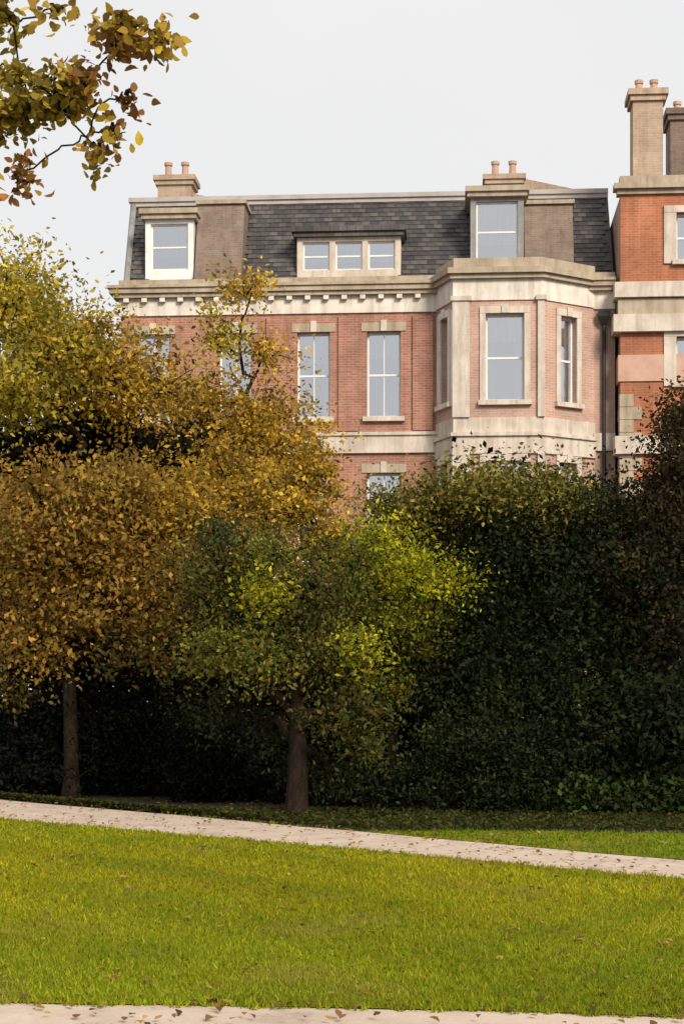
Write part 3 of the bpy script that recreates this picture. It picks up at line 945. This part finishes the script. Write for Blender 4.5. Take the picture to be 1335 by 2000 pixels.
GOLD = [(0.504, 0.312, 0.034), (0.396, 0.258, 0.031), (0.6, 0.36, 0.042), (0.288, 0.21, 0.029), (0.24, 0.138, 0.026)]
OLIVE = [(0.403, 0.312, 0.034), (0.312, 0.26, 0.031), (0.481, 0.351, 0.039), (0.221, 0.195, 0.029)]
RUST = [(0.324, 0.18, 0.036), (0.24, 0.144, 0.029), (0.396, 0.222, 0.042), (0.192, 0.126, 0.026), (0.252, 0.186, 0.031)]
GREEN = [(0.094, 0.112, 0.018), (0.131, 0.144, 0.018), (0.069, 0.088, 0.016), (0.2, 0.188, 0.022), (0.2, 0.131, 0.025)]
LIME = [(0.373, 0.359, 0.016), (0.455, 0.386, 0.02), (0.248, 0.29, 0.016)]
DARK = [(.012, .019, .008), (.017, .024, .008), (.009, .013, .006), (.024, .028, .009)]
SHADE_LEAF = [(.006, .008, .0045), (.008, .010, .005), (.005, .006, .004)]  # near-black leaf colour carries the shade under the trees
OLDARK = [(.14, .125, .022), (.09, .09, .02), (.19, .15, .03)]
COPPER = [(.038, .028, .012), (.026, .02, .009), (.055, .042, .015)]

# big autumn tree at the left
b = G(120, 1566)
plant('autumn_tree', 'large golden brown autumn tree filling the left side, slim trunk by the path', 'tree', (b[0], 27.2), P(122, 1120, 28.3), .13, .09, [
    (20, 590, 29, 110, 120, 1.8, .8, 'o'), (110, 690, 29.2, 130, 110, 1.8, .95, 'o'), (210, 725, 29.5, 120, 85, 1.8, .7, 'g'), (30, 770, 28.5, 110, 60, 1.4, .6, 'o'),
    (320, 760, 30, 90, 60, 1.4, .28, 'g'), (80, 990, 28, 150, 70, 1.6, .9, 'r'), (240, 975, 28.3, 130, 70, 1.6, .8, 'r'), (360, 1010, 28.3, 100, 90, 1.4, .6, 'g'), (170, 1090, 27.7, 140, 80, 1.4, .8, 'r'),
    (20, 1110, 27.5, 90, 90, 1.2, .5, 'r'), (450, 950, 29.5, 120, 100, 1.4, .7, 'g'), (285, 1190, 27.4, 40, 80, .7, .22, 'r'), (340, 1120, 27.6, 70, 90, 1.0, .36, 'r'), (30, 1240, 27.4, 70, 70, .8, .2, 'r'),
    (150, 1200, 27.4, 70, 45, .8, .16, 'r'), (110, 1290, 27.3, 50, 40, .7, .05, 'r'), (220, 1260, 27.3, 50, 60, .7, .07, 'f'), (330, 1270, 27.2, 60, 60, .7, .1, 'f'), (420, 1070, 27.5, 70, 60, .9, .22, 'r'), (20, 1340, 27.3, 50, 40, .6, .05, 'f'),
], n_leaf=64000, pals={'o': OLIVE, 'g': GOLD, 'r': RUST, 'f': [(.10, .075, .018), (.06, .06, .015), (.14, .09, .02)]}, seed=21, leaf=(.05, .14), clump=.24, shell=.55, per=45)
# golden tree in front of the terrace, thin at the top
b2_ = P(470, 1500, 33)
plant('golden_tree', 'slender golden tree with thin see-through top before the brick terrace', 'tree', (b2_[0], 33), P(490, 800, 33.5), .16, .06, [
    (480, 580, 33.5, 55, 60, .9, .09, 'g'), (420, 670, 33, 110, 70, 1.2, .11, 'o'), (510, 700, 33.5, 60, 90, 1.1, .10, 'g'), (400, 790, 33, 100, 50, 1.2, .22, 'g'), (560, 820, 33.5, 70, 60, 1.2, .09, 'g'),
    (480, 860, 33, 120, 80, 1.4, .8, 'g'), (560, 960, 33, 90, 110, 1.3, .8, 'g'), (640, 1060, 32.5, 45, 110, .8, .35, 'g'), (660, 1170, 32, 22, 60, .5, .1, 'g'), (610, 900, 33, 50, 60, .8, .15, 'g'),
], n_leaf=23000, pals={'o': OLIVE, 'g': GOLD}, seed=22, leaf=(.06, .14), clump=.2, shell=.6)
# small green tree in the middle
bt = G(578, 1597)
plant('green_tree', 'small green tree with a dark bare trunk in the middle of the border', 'tree', bt, P(580, 1375, bt[1] + .3), .165, .1, [
    (590, 1230, 23.4, 55, 60, .9, .25, 'f'), (430, 1110, 23.7, 75, 65, 1.0, .4, 'f'), (520, 1160, 23.3, 50, 45, .8, .26, 'l'), (540, 1085, 23.8, 70, 45, 1.0, .3, 'g'), (610, 1150, 23.5, 45, 90, .9, .32, 'f'),
    (440, 1270, 23.2, 85, 40, .9, .42, 'g'), (520, 1300, 23.1, 60, 40, .9, .2, 'g'), (640, 1290, 23.0, 55, 50, .9, .3, 'f'), (695, 1265, 22.9, 35, 40, .6, .15, 'l'), (400, 1180, 23.6, 45, 55, .8, .2, 'f'),
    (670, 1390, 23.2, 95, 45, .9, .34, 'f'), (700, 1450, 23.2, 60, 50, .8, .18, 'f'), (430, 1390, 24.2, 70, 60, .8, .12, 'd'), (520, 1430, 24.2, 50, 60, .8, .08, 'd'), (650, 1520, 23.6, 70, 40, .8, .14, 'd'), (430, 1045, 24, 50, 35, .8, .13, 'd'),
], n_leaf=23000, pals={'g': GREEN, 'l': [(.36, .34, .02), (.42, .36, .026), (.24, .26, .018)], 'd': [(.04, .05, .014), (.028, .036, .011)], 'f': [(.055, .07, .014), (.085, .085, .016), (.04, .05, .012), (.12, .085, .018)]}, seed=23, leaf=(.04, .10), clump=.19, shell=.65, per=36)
plant('lime_green_tree', 'bright yellow green tree between the small green tree and dark evergreens', 'tree', (P(760, 1400, 25.5)[0], 25.5), P(755, 1270, 25.5), .1, .06, [
    (740, 1060, 25.7, 55, 50, 1.0, .32, 'l'), (790, 1125, 25.5, 75, 45, 1.1, .6, 'l'), (865, 1150, 25.2, 55, 40, 1.0, .45, 'l'), (695, 1130, 25, 35, 80, .8, .3, 'g'), (710, 1220, 25, 40, 60, .8, .25, 'g'), (800, 1215, 25, 80, 40, 1.0, .38, 'm'), (830, 1260, 25, 50, 35, .8, .12, 'm'),
    (740, 990, 26, 40, 40, .8, .14, 'o'), (760, 1330, 24.8, 60, 50, .8, .14, 'm'),
], n_leaf=21000, pals={'g': GREEN, 'l': LIME, 'o': OLDARK, 'm': [(.15, .15, .014), (.10, .115, .014), (.19, .165, .018)]}, seed=24, leaf=(.04, .10), clump=.19, shell=.6, per=36)
# evergreens at the right
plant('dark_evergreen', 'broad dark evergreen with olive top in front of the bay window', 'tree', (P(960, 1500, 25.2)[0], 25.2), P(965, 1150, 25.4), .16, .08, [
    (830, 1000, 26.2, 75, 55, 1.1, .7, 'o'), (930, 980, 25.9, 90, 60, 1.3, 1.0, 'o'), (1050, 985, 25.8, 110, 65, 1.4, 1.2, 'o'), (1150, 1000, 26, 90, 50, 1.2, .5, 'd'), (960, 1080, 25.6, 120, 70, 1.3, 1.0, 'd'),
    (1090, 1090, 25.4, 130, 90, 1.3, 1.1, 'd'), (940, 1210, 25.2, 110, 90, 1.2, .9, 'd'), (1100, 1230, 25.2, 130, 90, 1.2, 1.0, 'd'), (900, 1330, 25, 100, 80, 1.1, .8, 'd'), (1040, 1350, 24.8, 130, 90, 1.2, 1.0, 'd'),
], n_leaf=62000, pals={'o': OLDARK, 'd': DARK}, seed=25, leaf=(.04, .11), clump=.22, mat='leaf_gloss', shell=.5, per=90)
plant('holly_bush', 'dense dark green bush reaching the grass below the broad evergreen', 'shrub', (P(960, 1590, 23.8)[0], 23.9), (0, 0, 0), .05, .02, [
    (930, 1460, 23.9, 110, 80, 1.0, .9, 'e'), (820, 1530, 24.0, 90, 60, .9, .6, 'd'), (1060, 1480, 23.8, 100, 70, 1.0, .8, 'd'), (960, 1550, 23.5, 120, 45, .8, .6, 'd'), (1100, 1540, 23.4, 60, 55, .7, .4, 'd'),
], n_leaf=30000, pals={'d': DARK, 'e': DARK + [(.035, .042, .012)]}, seed=26, leaf=(.05, .09), clump=.18, mat='leaf_gloss', trunk=False, shell=.55)
plant('laurel_bush', 'dark laurel bush at the right edge behind the bright grass', 'shrub', (P(1230, 1590, 23.6)[0], 23.7), (0, 0, 0), .05, .02, [
    (1180, 1460, 23.8, 100, 90, 1.0, .9, 'd'), (1310, 1440, 23.6, 90, 120, 1.0, .8, 'd'), (1240, 1380, 24, 80, 70, .9, .5, 'd'), (1140, 1558, 23.2, 55, 32, .5, .3, 'g'), (1310, 1552, 23.2, 70, 40, .5, .35, 'g'), (1220, 1570, 23.2, 60, 25, .5, .2, 'd'),
], n_leaf=32000, pals={'d': DARK, 'g': [(.03, .055, .01), (.022, .036, .009)]}, seed=27, leaf=(.06, .13), clump=.18, mat='leaf_gloss', trunk=False, shell=.55)
plant('copper_beech', 'dark brown copper leaved tree rising at the right edge', 'tree', (P(1400, 1500, 26)[0], 26.2), P(1390, 1050, 26), .2, .1, [
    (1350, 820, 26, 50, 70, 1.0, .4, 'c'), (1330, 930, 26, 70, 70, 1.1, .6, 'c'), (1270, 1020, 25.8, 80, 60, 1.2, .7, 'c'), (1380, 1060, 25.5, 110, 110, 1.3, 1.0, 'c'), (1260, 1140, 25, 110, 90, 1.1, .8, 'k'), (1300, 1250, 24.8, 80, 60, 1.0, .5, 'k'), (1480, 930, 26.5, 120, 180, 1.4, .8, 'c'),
], n_leaf=42000, pals={'c': COPPER, 'k': COPPER + DARK[:2]}, seed=28, leaf=(.06, .10), clump=.2, shell=.55)
# understorey behind the left path and a yew screen, shade put into leaf colours
for i, (px, py, d, rx, ry, lab) in enumerate((
        (50, 1470, 28.6, 110, 100, 'bush coloured dark with shade under the autumn tree at the left edge'),
        (260, 1440, 28.4, 130, 120, 'bush coloured dark with shade right of the slim autumn tree trunk'),
        (450, 1490, 27.0, 100, 80, 'bush coloured dark with shade just left of the dark bare trunk'),
        (690, 1540, 26.2, 110, 55, 'low bush coloured dark with shade just right of the dark bare trunk'))):
    plant('shaded_bush', lab, 'shrub', (P(px, py, d)[0], d), (0, 0, 0), .05, .02, [
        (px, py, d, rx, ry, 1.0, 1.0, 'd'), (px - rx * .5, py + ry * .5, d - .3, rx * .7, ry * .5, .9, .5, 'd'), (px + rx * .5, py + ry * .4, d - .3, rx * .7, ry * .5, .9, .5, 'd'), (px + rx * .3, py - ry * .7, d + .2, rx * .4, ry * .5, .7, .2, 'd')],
        n_leaf=18000, pals={'d': SHADE_LEAF}, seed=40 + i, leaf=(.06, .11), clump=.19, mat='leaf_gloss', trunk=False, group='shade-coloured bushes along the far path', shell=.55)
GAP_SHADE = [(.03, .022, .009), (.022, .018, .008), (.014, .014, .007)]  # dark leaf colour stands for the shadow gap in the autumn crown
for i, (px, top, rx, lab) in enumerate((
        (40, 800, 190, 'tall yew in shadow gap colour behind the autumn tree at the left edge'), (180, 770, 130, 'tall yew in shadow gap colour just right of the leftmost yew, behind the slim trunk'), (320, 810, 150, 'tall yew in shadow gap colour behind the rusty leaves right of the slim trunk'), (430, 1130, 160, 'yew coloured dark with shade between autumn tree and small green tree'),
        (640, 1150, 150, 'yew rising behind the small green tree'), (775, 1180, 120, 'yew coloured dark with shade behind the lime green tree, right of its slim stem'), (890, 1010, 200, 'yew behind the broad evergreen below the bay window'),
        (1200, 1000, 250, 'yew behind the laurel bush at the right edge'))):
    d = 32.0
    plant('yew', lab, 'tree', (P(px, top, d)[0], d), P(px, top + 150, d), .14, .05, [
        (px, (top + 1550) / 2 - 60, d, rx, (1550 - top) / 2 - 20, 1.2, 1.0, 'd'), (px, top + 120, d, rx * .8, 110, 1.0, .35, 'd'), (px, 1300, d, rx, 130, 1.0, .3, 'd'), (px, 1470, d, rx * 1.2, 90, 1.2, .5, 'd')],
        n_leaf=22000, pals={'d': GAP_SHADE if i < 3 else SHADE_LEAF}, seed=60 + i, leaf=(.12, .2), clump=.3, mat='leaf_gloss', twigs=False, group='yews screening the street')

# overhanging tree whose trunk stands outside the frame on the left
plant('overhanging_tree', 'sparse golden brown branch hanging in from the top left corner', 'tree', (-6.0, 14.5), (-5.0, 14.3, 6.0), .3, .06, [
    (25, 225, 14, 80, 30, .5, .75, 'o'), (105, 195, 14, 70, 38, .4, .6, 'o'), (160, 165, 14, 35, 45, .4, .3, 'r'), (240, 60, 13.8, 70, 24, .35, .42, 'g'), (320, 75, 13.7, 40, 22, .3, .16, 'g'), (225, 95, 13.8, 40, 18, .3, .14, 'r'),
    (15, 30, 14, 45, 30, .5, .22, 'o'), (30, 150, 14, 50, 15, .4, .2, 'o'), (190, 290, 14, 20, 80, .3, .09, 'g'), (45, 340, 14, 18, 60, .3, .11, 'r'), (245, 180, 13.8, 25, 70, .3, .07, 'r'), (220, 250, 13.8, 25, 40, .3, .05, 'g'), (110, 20, 13.8, 60, 18, .3, .07, 'g'),
], n_leaf=2100, pals={'o': [(.26, .20, .03), (.20, .15, .025), (.33, .25, .035)], 'g': [(.40, .28, .03), (.32, .22, .03), (.24, .15, .035)], 'r': [(.28, .13, .035), (.22, .10, .03), (.32, .20, .03)]},
    seed=33, leaf=(.06, .12), clump=.075, per=12, shell=.6, aspect=.62, fine=True, wob=.12)

# low ground cover before the bushes, coloured dark for the shaded grass strip
def ground_cover(n, seed):
    rng = np.random.default_rng(seed)
    x = rng.uniform(-8, 7.5, n)
    lo_ = np.maximum(np.interp(x, eFB[0], eFB[1]), np.where(x > -2, 20.4, 0)) + .15
    y = lo_ + rng.uniform(0, 1, n) * np.maximum(.2, 23.6 - lo_)
    pos = np.stack([x, y, rng.uniform(.02, .10, n)], 1)
    v = leaf_verts(rng, pos, rng.uniform(.04, .09, n), .6, 1.5)
    c = palette_pick(rng, [(.045, .055, .01), (.03, .04, .009), (.07, .065, .012)], n)
    o = bpy.data.objects.new('ground_cover', set_mesh('ground_cover', v, 4, c, M['leaf']))
    o['kind'] = 'stuff'; o['label'] = 'low ivy carpet, coloured dark for the shaded strip, at the foot of the bushes'; o['category'] = 'ivy'
    link(o)
ground_cover(26000, 91)

# ---------------------------------------------------------------- fallen leaves
def fallen(name, n, label, seed):
    rng = np.random.default_rng(seed)
    y = rng.uniform(7.5, 27, n)
    x = rng.uniform(-1, 1, n) * (0.24 * y + .6)
    drift = np.sin(x * .9 + 1.4 * np.sin(y * .5)) * np.sin(y * .7 + x * .3) * .5 + .5
    near_edge = np.exp(-np.abs(y - np.interp(x, eFF[0], eFF[1])) / 1.2) + .8 * np.exp(-np.abs(y - np.interp(x, eFB[0], eFB[1])) / .9) + .5 * np.exp(-np.abs(y - np.interp(x, eNB[0], eNB[1])) / .35)
    keep = rng.uniform(0, 1, n) < .09 + .45 * drift ** 3 + .6 * near_edge
    x, y = x[keep], y[keep]; n = len(x)
    pos = np.stack([x, y, rng.uniform(.018, .045, n)], 1)
    nr = rng.normal(0, .28, (n, 3)); nr[:, 2] = 1
    v = leaf_verts(rng, pos, rng.uniform(.03, .07, n), .7, 5.0, 0, True)
    c = palette_pick(rng, [(.30, .19, .05), (.22, .12, .03), (.16, .08, .03), (.36, .26, .06)], n)
    o = bpy.data.objects.new(name, set_mesh(name, v, 8, c, M['leaf']))
    o['kind'] = 'stuff'; o['label'] = label; o['category'] = 'leaves'
    link(o)
fallen('fallen_leaves', 9000, 'brown and yellow leaves scattered over lawn and paths', 77)
